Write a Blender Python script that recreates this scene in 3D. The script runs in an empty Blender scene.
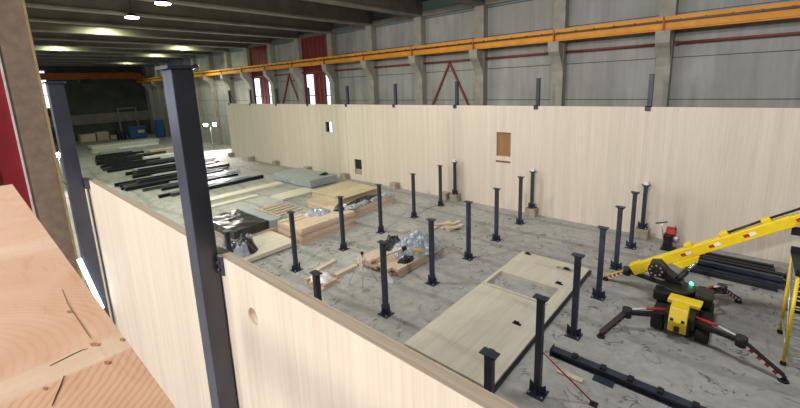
import bpy, bmesh, math, random
from mathutils import Vector, Matrix, noise
COL = bpy.context.scene.collection
ORD = ['first', 'second', 'third', 'fourth', 'fifth', 'sixth', 'seventh', 'eighth', 'ninth', 'tenth',
       'eleventh', 'twelfth', 'thirteenth', 'fourteenth', 'fifteenth', 'sixteenth', 'seventeenth', 'eighteenth', 'nineteenth']

# ------------------------------------------------------------------ helpers
class MB:
    """collects shapes in world coordinates, links them as ONE mesh object (relative to origin o)"""
    def __init__(s, o=(0, 0, 0)):
        s.bm = bmesh.new(); s.o = Vector(o)
    def _quadbox(s, c, mi):
        v = [s.bm.verts.new(p) for p in c]
        for f in ((0, 3, 2, 1), (4, 5, 6, 7), (0, 1, 5, 4), (1, 2, 6, 5), (2, 3, 7, 6), (3, 0, 4, 7)):
            s.bm.faces.new([v[i] for i in f]).material_index = mi
    def box(s, x0, x1, y0, y1, z0, z1, mi=0):
        s._quadbox([(x0, y0, z0), (x1, y0, z0), (x1, y1, z0), (x0, y1, z0), (x0, y0, z1), (x1, y0, z1), (x1, y1, z1), (x0, y1, z1)], mi); return s
    def bar(s, p, q, w, h, mi=0, up=(0, 0, 1), w2=None, h2=None):
        p = Vector(p); q = Vector(q); d = (q - p).normalized(); up = Vector(up)
        if abs(d.dot(up)) > .98: up = Vector((1, 0, 0))
        sx = d.cross(up).normalized(); sz = sx.cross(d).normalized()
        w2 = w if w2 is None else w2; h2 = h if h2 is None else h2
        c = []
        for P, W, Hh in ((p, w, h), (q, w2, h2)):
            c += [P - sx*W/2 - sz*Hh/2, P + sx*W/2 - sz*Hh/2, P + sx*W/2 + sz*Hh/2, P - sx*W/2 + sz*Hh/2]
        v = [s.bm.verts.new(x) for x in c]
        for f in ((0, 1, 2, 3), (7, 6, 5, 4), (0, 4, 5, 1), (1, 5, 6, 2), (2, 6, 7, 3), (3, 7, 4, 0)):
            s.bm.faces.new([v[i] for i in f]).material_index = mi
        return s
    def cyl(s, p, q, r, r2=None, n=14, mi=0):
        p = Vector(p); q = Vector(q); d = (q - p).normalized(); r2 = r if r2 is None else r2
        a = Vector((1, 0, 0)) if abs(d.x) < .9 else Vector((0, 1, 0))
        sx = d.cross(a).normalized(); sy = d.cross(sx)
        R = []
        for P, rr in ((p, r), (q, r2)):
            R.append([s.bm.verts.new(P + (sx*math.cos(2*math.pi*i/n) + sy*math.sin(2*math.pi*i/n))*rr) for i in range(n)])
        for i in range(n):
            f = s.bm.faces.new((R[0][i], R[0][(i+1) % n], R[1][(i+1) % n], R[1][i])); f.material_index = mi; f.smooth = True
        s.bm.faces.new(R[0][::-1]).material_index = mi; s.bm.faces.new(R[1]).material_index = mi
        return s
    def tube(s, pts, r, n=8, mi=0):
        for a, b in zip(pts[:-1], pts[1:]): s.cyl(a, b, r, n=n, mi=mi)
        return s
    def prism(s, pts, d, mi=0):
        d = Vector(d); a = [s.bm.verts.new(p) for p in pts]; b = [s.bm.verts.new(Vector(p) + d) for p in pts]; n = len(pts)
        s.bm.faces.new(a[::-1]).material_index = mi; s.bm.faces.new(b).material_index = mi
        for i in range(n): s.bm.faces.new((a[i], a[(i+1) % n], b[(i+1) % n], b[i])).material_index = mi
        return s
    def grid(s, f, nx, ny, mi=0, smooth=False):
        V = [[s.bm.verts.new(f(i/nx, j/ny)) for j in range(ny+1)] for i in range(nx+1)]
        for i in range(nx):
            for j in range(ny):
                k = s.bm.faces.new((V[i][j], V[i+1][j], V[i+1][j+1], V[i][j+1])); k.material_index = mi; k.smooth = smooth
        return V
    def build(s, name, mats, parent=None, bevel=0):
        bmesh.ops.recalc_face_normals(s.bm, faces=s.bm.faces)
        bmesh.ops.translate(s.bm, verts=s.bm.verts, vec=-s.o)
        me = bpy.data.meshes.new(name); s.bm.to_mesh(me); s.bm.free()
        for m in (mats if isinstance(mats, (list, tuple)) else [mats]): me.materials.append(m)
        ob = bpy.data.objects.new(name, me); COL.objects.link(ob)
        if parent is not None: ob.parent = parent
        else: ob.location = s.o
        if bevel:
            m = ob.modifiers.new('bevel', 'BEVEL'); m.width = bevel; m.segments = 2; m.limit_method = 'ANGLE'
        return ob

def tag(o, label=None, cat=None, group=None, kind=None):
    if label: o['label'] = label
    if cat: o['category'] = cat
    if group: o['group'] = group
    if kind: o['kind'] = kind
    return o
def thing(name, loc, label, cat, group=None):
    o = bpy.data.objects.new(name, None); COL.objects.link(o); o.location = loc; o.empty_display_size = .2
    return tag(o, label, cat, group)
KIDS = {}
def copy_tree(o, parent=None):
    c = o.copy(); COL.objects.link(c)
    if parent is not None: c.parent = parent
    for ch in [x for x in list(COL.objects) if x.parent == o]: copy_tree(ch, c)
    return c
def place(proto, loc, label, used=[], rz=0, group=None):
    """the first call moves the prototype itself, later calls copy it with its parts"""
    if proto.name in used: o = copy_tree(proto)
    else: o = proto; used.append(proto.name)
    o.location = loc; o.rotation_euler.z = rz; o['label'] = label
    if group: o['group'] = group
    return o
def struct(name, mb, m): return tag(mb.build(name, m), kind='structure')

# ------------------------------------------------------------------ materials
def new_mat(name):
    m = bpy.data.materials.new(name); m.use_nodes = True
    nt = m.node_tree; return m, nt, nt.nodes['Principled BSDF']
def N(nt, t, **k):
    n = nt.nodes.new(t)
    for a, b in k.items(): setattr(n, a, b)
    return n
def ramp(nt, fac, stops):
    r = N(nt, 'ShaderNodeValToRGB'); nt.links.new(fac, r.inputs[0]); e = r.color_ramp.elements
    while len(e) < len(stops): e.new(.5)
    for i, (p, c) in enumerate(stops):
        e[i].position = p; e[i].color = (*c, 1) if len(c) == 3 else c
    return r.outputs[0]
def mix(nt, a, b, f, mode='MIX'):
    m = N(nt, 'ShaderNodeMix', data_type='RGBA', blend_type=mode)
    for s, v in ((m.inputs[0], f), (m.inputs[6], a), (m.inputs[7], b)):
        if hasattr(v, 'is_linked'): nt.links.new(v, s)
        elif isinstance(v, (tuple, list)): s.default_value = (*v, 1)
        else: s.default_value = v
    return m.outputs[2]
def coords(nt, scale=(1, 1, 1), kind='pos', rot=(0, 0, 0)):
    mp = N(nt, 'ShaderNodeMapping'); mp.inputs['Scale'].default_value = scale; mp.inputs['Rotation'].default_value = rot
    if kind == 'pos': src = N(nt, 'ShaderNodeNewGeometry').outputs['Position']
    else: src = N(nt, 'ShaderNodeTexCoord').outputs['Object']
    nt.links.new(src, mp.inputs[0]); return mp.outputs[0]
def tex(nt, vec, scale, detail=4, rough=.55, dist=0):
    n = N(nt, 'ShaderNodeTexNoise'); n.inputs['Scale'].default_value = scale; n.inputs['Detail'].default_value = detail
    n.inputs['Roughness'].default_value = rough; n.inputs['Distortion'].default_value = dist; nt.links.new(vec, n.inputs['Vector']); return n.outputs['Fac']
def plain(name, c, rough=.6, metal=0, var=.15, scale=6, bump=0, spec=.5):
    m, nt, b = new_mat(name)
    f = tex(nt, coords(nt, kind='obj'), scale)
    lo = tuple(x*(1-var) for x in c); hi = tuple(min(1, x*(1+var)) for x in c)
    nt.links.new(ramp(nt, f, [(.3, lo), (.7, hi)]), b.inputs['Base Color'])
    b.inputs['Roughness'].default_value = rough; b.inputs['Metallic'].default_value = metal; b.inputs['Specular IOR Level'].default_value = spec
    if bump:
        bp = N(nt, 'ShaderNodeBump'); bp.inputs['Strength'].default_value = bump
        nt.links.new(tex(nt, coords(nt, kind='obj'), scale*3), bp.inputs['Height']); nt.links.new(bp.outputs[0], b.inputs['Normal'])
    return m
def emit(name, c, s):
    m, nt, b = new_mat(name); b.inputs['Base Color'].default_value = (*c, 1)
    b.inputs['Emission Color'].default_value = (*c, 1); b.inputs['Emission Strength'].default_value = s; return m
def wood(name, c1, c2, board_axis=0, board=.2, grain=(40, 40, 1.5), var=.06, kind='pos', knots=None):
    """boards side by side along board_axis, grain stretched by the grain scale"""
    m, nt, b = new_mat(name)
    pos = coords(nt, kind=kind)
    sep = N(nt, 'ShaderNodeSeparateXYZ'); nt.links.new(pos, sep.inputs[0])
    d = N(nt, 'ShaderNodeMath', operation='DIVIDE'); nt.links.new(sep.outputs[board_axis], d.inputs[0]); d.inputs[1].default_value = board
    fl = N(nt, 'ShaderNodeMath', operation='FLOOR'); nt.links.new(d.outputs[0], fl.inputs[0])
    wn = N(nt, 'ShaderNodeTexWhiteNoise', noise_dimensions='1D'); nt.links.new(fl.outputs[0], wn.inputs['W'])
    g = tex(nt, coords(nt, grain, kind), 1, 5, .6, .4)
    base = ramp(nt, g, [(.3, c2), (.62, c1)])
    tint = ramp(nt, wn.outputs[0], [(0, (1-var*2,)*3), (1, (1, 1, 1))])
    colr = mix(nt, base, tint, 1, 'MULTIPLY')
    fr = N(nt, 'ShaderNodeMath', operation='FRACT'); nt.links.new(d.outputs[0], fr.inputs[0])
    seam = ramp(nt, fr.outputs[0], [(0, (.72, .68, .62)), (.02, (1, 1, 1))])
    colr = mix(nt, colr, seam, .6, 'MULTIPLY')
    if knots:
        v = N(nt, 'ShaderNodeTexVoronoi'); v.inputs['Scale'].default_value = knots; nt.links.new(coords(nt, (1, 1, .6), kind), v.inputs['Vector'])
        k = ramp(nt, v.outputs['Distance'], [(.03, (.45, .28, .16)), (.075, (1, 1, 1))])
        colr = mix(nt, colr, k, .8, 'MULTIPLY')
    nt.links.new(colr, b.inputs['Base Color']); b.inputs['Roughness'].default_value = .62; b.inputs['Specular IOR Level'].default_value = .3
    return m

M = {}
M['clt'] = wood('timber_panel_wood', (.69, .615, .525), (.605, .53, .44), 0, .2, (34, 34, .7), .04)
M['clt_flat'] = wood('floor_panel_wood', (.62, .575, .48), (.55, .505, .42), 0, .24, (14, 1.0, 14), .04)
M['clt_edge'] = wood('panel_edge_wood', (.64, .55, .43), (.52, .43, .32), 1, .02, (2, 40, 40), .14)
M['glulam'] = wood('raw_timber', (.66, .52, .40), (.55, .41, .295), 2, .11, (22, 3, 22), .12, knots=3.0)
M['plank'] = wood('pale_plank', (.70, .60, .46), (.60, .49, .36), 0, .15, (20, 3, 20), .1, kind='obj')
M['plywood'] = wood('plywood', (.62, .53, .36), (.52, .43, .28), 0, .9, (5, 3, 5), .1)
M['brownboard'] = wood('brown_board', (.36, .20, .09), (.26, .14, .06), 0, .3, (20, 20, 2), .1)
M['navy'] = plain('navy_steel_paint', (.034, .042, .068), .42, .2, .25, 3)
M['black_steel'] = plain('black_steel', (.016, .018, .024), .5, .3, .35, 3)
M['nearsteel'] = plain('grey_navy_column_paint', (.055, .062, .092), .32, .1, .2, 2.5, 0, .8)
M['black'] = plain('black_machine_paint', (.012, .012, .014), .45, .1, .3)
M['rubber'] = plain('black_rubber', (.012, .012, .012), .8)
M['yellow'] = plain('yellow_machine_paint', (.78, .56, .012), .42, 0, .08)
M['orange'] = plain('crane_rail_yellow_paint', (.62, .25, .008), .6, 0, .14, 1.2)
M['rust'] = plain('bridge_crane_orange_paint', (.34, .09, .012), .7, 0, .2, 1.2)
M['redpipe'] = plain('red_pipe_paint', (.20, .035, .03), .6, 0, .2)
M['red'] = plain('red_door_paint', (.13, .008, .014), .6, 0, .2, 1.0)
M['brightred'] = plain('red_paint', (.42, .02, .02), .5)
M['white'] = plain('white_paint', (.75, .75, .74), .5)
M['chrome'] = plain('bare_metal_rod', (.6, .6, .62), .25, .9)
M['alu'] = plain('aluminium', (.55, .56, .57), .4, .7)
M['concrete'] = plain('precast_concrete', (.30, .285, .25), .85, 0, .16, 1.6, .1)
M['block'] = plain('concrete_block', (.33, .29, .23), .9, 0, .2, 5, .2)
M['blue'] = plain('blue_plastic', (.03, .11, .34), .5)
M['greywrap'] = plain('grey_blue_wrap', (.30, .34, .36), .5, 0, .12, 2.5, .15)
M['silver'] = plain('silver_plastic_sheet', (.34, .38, .45), .28, .2, .35, 5, .5)
M['blackfilm'] = plain('black_plastic_film', (.012, .012, .014), .28, 0, .3, 4, .4, .7)
M['whitefilm'] = plain('clear_white_film', (.66, .66, .68), .3, 0, .2, 5, .4)
M['tan'] = plain('tan_edge', (.50, .36, .18), .7)
M['lens_warm'] = emit('lit_lamp_lens', (1, .95, .85), 30)
M['lens_dim'] = emit('dim_lamp_lens', (.75, 1, .7), 3)
M['flood'] = emit('lit_floodlight', (1, .95, .95), 110)
M['tube'] = emit('added_strip_glow', (.78, .92, 1), 4.5)  # glow of the added bright strip by the left column
M['sky'] = emit('daylight_pane', (.78, .90, 1), 1.6)
M['sheen_glow'] = emit('added_sheen_pane', (.84, .90, 1), 4.5)  # glow added to give the near columns a sheen
M['doorred'] = plain('bright_red_door_paint', (.26, .012, .022), .5, 0, .12, 1.0)
M['steelgrey'] = plain('grey_steel_primer', (.09, .092, .09), .6, .2, .4, 3)
M['green_led'] = emit('green_led', (.03, 1, .35), 14)
M['yellowlabel'] = plain('yellow_label', (.8, .62, .03), .6)
M['darkcrack'] = plain('dark_wood_crack', (.17, .085, .045), .9)
M['knot'] = plain('brown_knot', (.34, .18, .095), .8, 0, .4, 60)
M['brownpost'] = plain('brown_pillar_face', (.30, .225, .175), .8, 0, .2, 4, .15)
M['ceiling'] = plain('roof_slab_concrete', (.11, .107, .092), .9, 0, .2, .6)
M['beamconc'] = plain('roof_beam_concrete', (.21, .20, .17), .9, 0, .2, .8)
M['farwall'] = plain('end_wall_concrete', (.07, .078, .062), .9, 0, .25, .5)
M['teal'] = plain('teal_cladding', (.15, .22, .23), .7, 0, .1)

def floor_mat():
    m, nt, b = new_mat('hall_floor_concrete')
    p = coords(nt)
    f1 = tex(nt, p, .35, 5, .6); f2 = tex(nt, p, 3.2, 6, .65)
    c = ramp(nt, f1, [(.32, (.315, .31, .30)), (.68, (.43, .422, .405))])
    c = mix(nt, c, ramp(nt, f2, [(.3, (.78, .78, .78)), (.65, (1.05, 1.05, 1.05))]), 1, 'MULTIPLY')
    # dark hair-line scribbles left in the screed
    wig = tex(nt, p, 1.25, 2.5, .5, 1.8)
    df = N(nt, 'ShaderNodeMath', operation='SUBTRACT'); nt.links.new(wig, df.inputs[0]); df.inputs[1].default_value = .5
    ab = N(nt, 'ShaderNodeMath', operation='ABSOLUTE'); nt.links.new(df.outputs[0], ab.inputs[0])
    line = ramp(nt, ab.outputs[0], [(.008, (1, 1, 1)), (.02, (0, 0, 0))])
    msk = ramp(nt, tex(nt, coords(nt, (1, 1, 1), rot=(0, 0, .6)), 1.7, 2), [(.49, (0, 0, 0)), (.54, (.85, .85, .85))])
    big = ramp(nt, tex(nt, p, .22, 1), [(.36, (.2, .2, .2)), (.5, (1, 1, 1))])
    k = mix(nt, mix(nt, line, msk, 1, 'MULTIPLY'), big, 1, 'MULTIPLY')
    c = mix(nt, c, (.09, .085, .08), k)
    # tyre sweeps
    w = N(nt, 'ShaderNodeTexWave', wave_type='RINGS'); w.inputs['Scale'].default_value = .16; w.inputs['Distortion'].default_value = 3.5; w.inputs['Detail'].default_value = 2
    nt.links.new(coords(nt, (1, 1, 0)), w.inputs['Vector'])
    c = mix(nt, c, ramp(nt, w.outputs['Fac'], [(.03, (.72, .72, .73)), (.12, (1, 1, 1))]), .7, 'MULTIPLY')
    # slab joints every 5 m
    nt.links.new(c, b.inputs['Base Color']); b.inputs['Roughness'].default_value = .72; b.inputs['Specular IOR Level'].default_value = .3
    return m
def hallwall_mat():
    m, nt, b = new_mat('precast_wall_panels')
    st = tex(nt, coords(nt, (1.6, 1, .12)), 1.5, 4)
    bl = tex(nt, coords(nt), .4, 3)
    c = ramp(nt, st, [(.3, (.27, .275, .265)), (.7, (.37, .375, .36))])
    c = mix(nt, c, ramp(nt, bl, [(.3, (.85, .85, .84)), (.7, (1.05, 1.05, 1.05))]), 1, 'MULTIPLY')
    nt.links.new(c, b.inputs['Base Color']); b.inputs['Roughness'].default_value = .85
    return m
def deck_mat():
    """cross-laid spruce boards running along Y: growth rings, a pale sapwood board, brown streaks"""
    m, nt, b = new_mat('foreground_deck_wood')
    p = coords(nt)
    sep = N(nt, 'ShaderNodeSeparateXYZ'); nt.links.new(p, sep.inputs[0])
    g = tex(nt, coords(nt, (5, 9, 5)), 1, 4, .55, .6)
    base = ramp(nt, g, [(.25, (.60, .365, .235)), (.7, (.70, .475, .335))])
    w = N(nt, 'ShaderNodeTexWave', wave_type='RINGS', rings_direction='Z'); w.inputs['Scale'].default_value = 38; w.inputs['Distortion'].default_value = 2.2
    w.inputs['Detail'].default_value = 2; w.inputs['Detail Scale'].default_value = 1.2
    mp = N(nt, 'ShaderNodeMapping'); mp.inputs['Location'].default_value = (.92, .42, 0); mp.inputs['Scale'].default_value = (1, .55, 0)
    nt.links.new(N(nt, 'ShaderNodeNewGeometry').outputs['Position'], mp.inputs[0]); nt.links.new(mp.outputs[0], w.inputs['Vector'])
    rings = ramp(nt, w.outputs['Fac'], [(.0, (1, 1, 1)), (.6, (.97, .94, .90)), (1, (.80, .66, .53))])
    rm = N(nt, 'ShaderNodeMapRange'); nt.links.new(sep.outputs[0], rm.inputs[0]); rm.inputs[1].default_value = -.80; rm.inputs[2].default_value = -.78; rm.inputs[3].default_value = .22; rm.inputs[4].default_value = .6
    c = mix(nt, base, rings, rm.outputs[0], 'MULTIPLY')
    # pale sapwood boards (board boundaries along X)
    pr = N(nt, 'ShaderNodeMapRange'); nt.links.new(sep.outputs[0], pr.inputs[0]); pr.inputs[1].default_value = -3; pr.inputs[2].default_value = 0
    def xs(x): return (x + 3)/3
    pale = ramp(nt, pr.outputs[0], [(0, (0, 0, 0)), (xs(-1.70), (0, 0, 0)), (xs(-1.66), (.75, .75, .75)), (xs(-1.56), (.75, .75, .75)), (xs(-1.52), (0, 0, 0)),
                                    (xs(-.868), (0, 0, 0)), (xs(-.860), (.9, .9, .9)), (xs(-.795), (.9, .9, .9)), (xs(-.787), (0, 0, 0))])
    st = tex(nt, coords(nt, (30, 5, 30)), 1, 4)
    palec = ramp(nt, st, [(.3, (.66, .48, .34)), (.65, (.78, .63, .49))])
    c = mix(nt, c, palec, mix(nt, pale, (.8, .8, .8), 1, 'MULTIPLY'))
    s2 = ramp(nt, tex(nt, coords(nt, (4, 30, 4)), 1, 5, .7, .8), [(.56, (1, 1, 1)), (.72, (.78, .64, .52))])
    c = mix(nt, c, s2, .5, 'MULTIPLY')
    nt.links.new(c, b.inputs['Base Color']); b.inputs['Roughness'].default_value = .6; b.inputs['Specular IOR Level'].default_value = .3
    return m
M['floor'] = floor_mat(); M['hallwall'] = hallwall_mat(); M['deck'] = deck_mat()

# ------------------------------------------------------------------ the setting
struct('floor', MB().box(-84.4, 16, -16, 24.7, -.3, 0), M['floor'])
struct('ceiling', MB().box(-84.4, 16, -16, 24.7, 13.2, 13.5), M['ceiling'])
# hall wall behind the long timber wall: precast panels with joint grooves, teal band under the roof
nw = MB()
zs = [0, 2.0, 4.0, 6.06, 8.12, 10.2, 12.0]
for a, c in zip(zs[:-1], zs[1:]): nw.box(-84.4, 16, 24.3, 24.7, a + .02, c - .02, 0)
nw.box(-84.4, 16, 24.36, 24.7, 0, 13.2, 1)
nw.box(-84.4, 16, 24.28, 24.7, 12.02, 13.2, 2)
struct('wall_north', nw, [M['hallwall'], M['black'], M['teal']])
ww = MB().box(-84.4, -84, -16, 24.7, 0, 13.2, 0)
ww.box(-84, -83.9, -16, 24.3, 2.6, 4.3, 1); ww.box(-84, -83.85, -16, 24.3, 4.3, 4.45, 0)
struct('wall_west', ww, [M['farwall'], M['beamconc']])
struct('wall_south', MB().box(-84.4, 16, -16.3, -16, 0, 13.2), M['hallwall'])
struct('wall_east', MB().box(16, 16.3, -16, 24.7, 0, 13.2), M['hallwall'])
w1 = MB(); w1.box(-83.98, -83.9, 9.3, 10.55, 5.6, 11.6, 0)
for z in (5.6, 7.6, 9.5, 11.5): w1.box(-83.9, -83.86, 9.3, 10.55, z, z + .1, 1)
struct('window_1', w1, [M['sky'], M['black']])
w2 = MB()  # unseen glowing panes added to put a sheen on the near columns
for k in range(3):
    x = -62 + k*5.0; w2.box(x, x + 3.6, -16.0, -15.96, 3.0, 10.5, 0)
    for z in (3.0, 5.5, 8.0, 10.4): w2.box(x - .05, x + 3.65, -15.96, -15.9, z, z + .1, 1)
struct('added_sheen_panes', w2, [M['sheen_glow'], M['black']])
# two red industrial doors with tall glazing strips, between pillars of the far wall
PILX = [-3.4 - 5.13*k for k in range(16)]
def red_door(n, xa, xb):
    d = MB(); d.box(xa, xb, 24.16, 24.27, 0, 12.2, 0)
    k = 7
    for i in range(k + 1):
        x = xa + (xb - xa)*i/k; d.box(x - .05, x + .05, 24.12, 24.16, 0, 12.2, 1)
    for a, ww2 in ((.115, 1.0), (.80, .60)):
        x0 = xa + (xb - xa)*a; x1 = x0 + ww2
        for z in (0.3, 2.4, 4.5, 6.6): d.box(x0, x1, 24.10, 24.16, z, z + 2.0, 2)
    struct('door_%d' % n, d, [M['red'], M['redpipe'], M['sky']])
red_door(1, PILX[6] + .33, PILX[5] - .33)
red_door(2, PILX[8] + .33, PILX[7] - .33)
# red door leaf beside the brown pillar on the left
d = MB(); d.box(-13.75, -13.6, .0, .93, 0, 13.2, 0)
for y in (.05, .42): d.box(-13.6, -13.57, y, y + .05, 0, 13.2, 1)
struct('door_3', d, [M['doorred'], M['red']])

# ------------------------------------------------------------------ hall pillars, roof beams, crane rail
pil = thing('hall_pillar', (0, 0, 0), '', 'pillar', 'concrete pillars along the far hall wall')
MB().box(-.33, .33, -.55, 0, 0, 12.1).build('shaft', M['concrete'], pil, .02)
prof = [(-.3, -.55, 7.7), (-.3, -.72, 8.15), (-.3, -1.0, 8.55), (-.3, -1.28, 8.8), (-.3, -1.36, 9.35), (-.3, -.55, 9.35)]
MB().prism(prof, (.6, 0, 0)).build('corbel', M['concrete'], pil, .02)
for k, x in enumerate(PILX):
    place(pil, (x, 24.28, 0), 'grey concrete hall pillar with crane-rail bracket, %s from the right of the far hall wall' % ORD[k])
bm_ = thing('roof_beam', (0, 0, 0), '', 'beam', 'concrete roof beams')
MB().box(-.11, .11, -39.5, 0, .14, 1.1).build('web', M['beamconc'], bm_)
MB().box(-.26, .26, -39.5, 0, 0, .16).build('bottom_flange', M['beamconc'], bm_, .02)
for k in range(1, 16):
    place(bm_, (PILX[k], 24.2, 12.1), 'concrete roof beam spanning the hall, %s one counted from the right' % ORD[k - 1])
for k in range(1, 8):          # eave beam between pillar heads
    o = MB((PILX[k], 24.1, 12.05)).box(PILX[k] - 4.86, PILX[k] - .27, 23.95, 24.27, 12.12, 12.45).build('eave_beam', M['beamconc'])
    tag(o, 'concrete eave beam under the roof by the far hall wall, %s from the right' % ORD[k - 1], 'beam', 'eave beams of the far wall')

RY = 23.2
rail = thing('crane_rail', (-35, RY, 9.35), 'long yellow overhead crane rail girder on the far wall brackets', 'crane rail')
o = (-35, RY, 9.35)
g = MB(o); g.box(-83.8, 15.8, RY - .16, RY + .16, 9.35, 9.40); g.box(-83.8, 15.8, RY - .05, RY + .05, 9.4, 9.9); g.box(-83.8, 15.8, RY - .13, RY - .05, 9.42, 9.66)
g.build('girder', M['orange'], rail)
MB(o).box(-83.8, 15.8, RY - .22, RY + .22, 9.80, 9.98).build('top_flange', M['orange'], rail)
g = MB(o); g.box(-83.8, 15.8, RY - .20, RY - .13, 9.72, 9.78)
for i in range(80): g.box(-58 + i*.92, -57.93 + i*.92, RY - .25, RY - .14, 9.72, 9.83)
g.build('conductor_line', M['black'], rail)
for x in PILX: MB(o).box(x - .04, x + .04, RY - .235, RY - .12, 9.36, 9.98).build('joint_plate', M['rust'], rail)

bc = thing('bridge_crane', (-80, 12, 9.5), 'orange overhead travelling crane bridge at the dark far end of the hall', 'crane')
o = (-80, 12, 9.5)
MB(o).box(-80.5, -79.8, -8, 22.9, 9.99, 11.0).build('bridge_girder', M['rust'], bc, .03)
MB(o).box(-81.5, -78.8, 22.9, 23.5, 9.99, 10.5).build('end_carriage', M['rust'], bc, .03)
MB(o).box(-80.6, -79.6, 14.0, 15.6, 9.4, 9.98).build('hoist', M['black'], bc, .03)

# red sprinkler pipe: one length per bay, plus inverted-V braces in two bays
for k in range(0, 9):
    xa, xb = PILX[k] - .4, PILX[k + 1] + .4
    m = MB((xb, 24.0, 8.8)); m.cyl((xa, 24.0, 8.8), (xb, 24.0, 8.8), .06); m.cyl((xb, 24.0, 8.8), (xb - .13, 24.0, 8.8), .1); m.cyl((xa, 24.0, 8.8), (xa + .13, 24.0, 8.8), .1)
    tag(m.build('wall_strut', M['redpipe']), 'thin red horizontal strut between two hall pillars, %s bay from the right' % ORD[k], 'strut', 'red horizontal struts on the far hall wall')
o2 = MB((2, 24, 8.8)); o2.cyl((-3.0, 24, 8.8), (8, 24, 8.8), .06); o2.cyl((-3.0, 24, 8.8), (-2.87, 24, 8.8), .1)
tag(o2.build('wall_strut', M['redpipe']), 'long red horizontal strut right of the rightmost hall pillar', 'strut')
for xc, lab in ((-16.3, 'red inverted-V steel brace above the timber wall near the middle'), (-36.6, 'dark red inverted-V brace between the two red doors')):
    t = thing('v_brace', (xc, 24.0, 0), lab, 'brace', 'red inverted-V braces')
    oo = (xc, 24.0, 0)
    for s in (-1, 1):
        MB(oo).bar((xc, 24.2, 8.7), (xc + s*2.0, 24.2, 4.85), .13, .13).bar((xc + s*2.0, 24.2, 4.85), (xc + s*2.02, 24.2, 0), .13, .13).build('brace_leg', M['redpipe'], t)

# ------------------------------------------------------------------ long timber walls
def panel(name, x0, x1, y0, y1, z0, z1, holes, label, group, backs=()):
    xs = sorted({x0, x1, *[h[0] for h in holes], *[h[1] for h in holes]}); zz = sorted({z0, z1, *[h[2] for h in holes], *[h[3] for h in holes]})
    o = ((x0 + x1)/2, (y0 + y1)/2, z0); m = MB(o)
    V = {}
    def v(i, j, k):
        if (i, j, k) not in V: V[(i, j, k)] = m.bm.verts.new((xs[i], (y0, y1)[j], zz[k]))
        return V[(i, j, k)]
    solid = lambda a, c: 0 <= a < len(xs) - 1 and 0 <= c < len(zz) - 1 and not any(h[0] <= xs[a] < h[1] and h[2] <= zz[c] < h[3] for h in holes)
    for a in range(len(xs) - 1):
        for c in range(len(zz) - 1):
            if not solid(a, c): continue
            for j in (0, 1): m.bm.faces.new((v(a, j, c), v(a + 1, j, c), v(a + 1, j, c + 1), v(a, j, c + 1)))
            for da, dc, q in ((-1, 0, ((a, c), (a, c + 1))), (1, 0, ((a + 1, c), (a + 1, c + 1))), (0, -1, ((a, c), (a + 1, c))), (0, 1, ((a, c + 1), (a + 1, c + 1)))):
                if not solid(a + da, c + dc):
                    (i1, k1), (i2, k2) = q
                    m.bm.faces.new((v(i1, 0, k1), v(i2, 0, k2), v(i2, 1, k2), v(i1, 1, k1))).material_index = 1
    if backs:
        t = thing(name, o, label, 'timber wall', group)
        m.build('panel', [M['clt'], M['clt_edge']], t)
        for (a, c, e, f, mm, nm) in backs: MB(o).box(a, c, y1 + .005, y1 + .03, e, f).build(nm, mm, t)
        return t
    return tag(m.build(name, [M['clt'], M['clt_edge']]), label, 'timber wall', group)
FW0, FW1, TOP = 20.4, 20.5, 5.94
G = 'panels of the far timber wall'
panel('timber_wall_panel', -43.6, -33.40, FW0, FW1, 0, TOP, [], 'pale timber wall panel at the left end of the far wall, brightly lit', G)
panel('timber_wall_panel', -33.40, -23.56, FW0, FW1, 0, TOP, [(-26.15, -25.32, 3.66, 4.5)], 'pale timber far-wall panel with the small square hole showing red', G)
panel('timber_wall_panel', -23.54, -13.37, FW0, FW1, 0, TOP, [(-22.8, -22.0, .48, 1.68)], 'pale timber far-wall panel with the small dark low doorway', G,
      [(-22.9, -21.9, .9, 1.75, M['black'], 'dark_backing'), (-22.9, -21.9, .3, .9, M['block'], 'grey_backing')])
panel('timber_wall_panel', -13.37, -3.31, FW0, FW1, 0, TOP, [(-10.58, -9.72, 3.08, 4.45), (-10.6, -9.72, 2.70, 2.82)], 'pale timber far-wall panel with the brown-backed window opening', G,
      [(-10.7, -9.62, 2.6, 4.5, M['brownboard'], 'brown_backing')])
panel('timber_wall_panel', -3.31, 6.8, FW0, FW1, 0, TOP, [], 'pale blank timber far-wall panel at the right, behind the crane boom', G)
NY0, NY1 = 1.312, 1.41
t1 = panel('timber_wall_panel', -8.6, -3.31, NY0, NY1, 0, TOP, [], 'near timber wall panel between the two tall columns', 'panels of the near timber wall')
t2 = panel('timber_wall_panel', -3.29, 4.5, NY0, NY1, 0, TOP, [], 'near timber wall panel right of the tall column, with a round lifting hole', 'panels of the near timber wall')
t2['_cut'] = 1; del t2['_cut']
cut = MB((-2.78, 1.3, 5.55)).cyl((-2.78, 1.2, 5.555), (-2.78, 1.36, 5.555), .075, n=24).build('hole_cutter', M['clt_edge'])
bo = t2.modifiers.new('hole', 'BOOLEAN'); bo.operation = 'DIFFERENCE'; bo.object = cut; bo.solver = 'EXACT'
dg = bpy.context.evaluated_depsgraph_get(); dg.update()
me = bpy.data.meshes.new_from_object(t2.evaluated_get(dg)); t2.modifiers.clear(); t2.data = me
bpy.data.objects.remove(cut, do_unlink=True)

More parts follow.
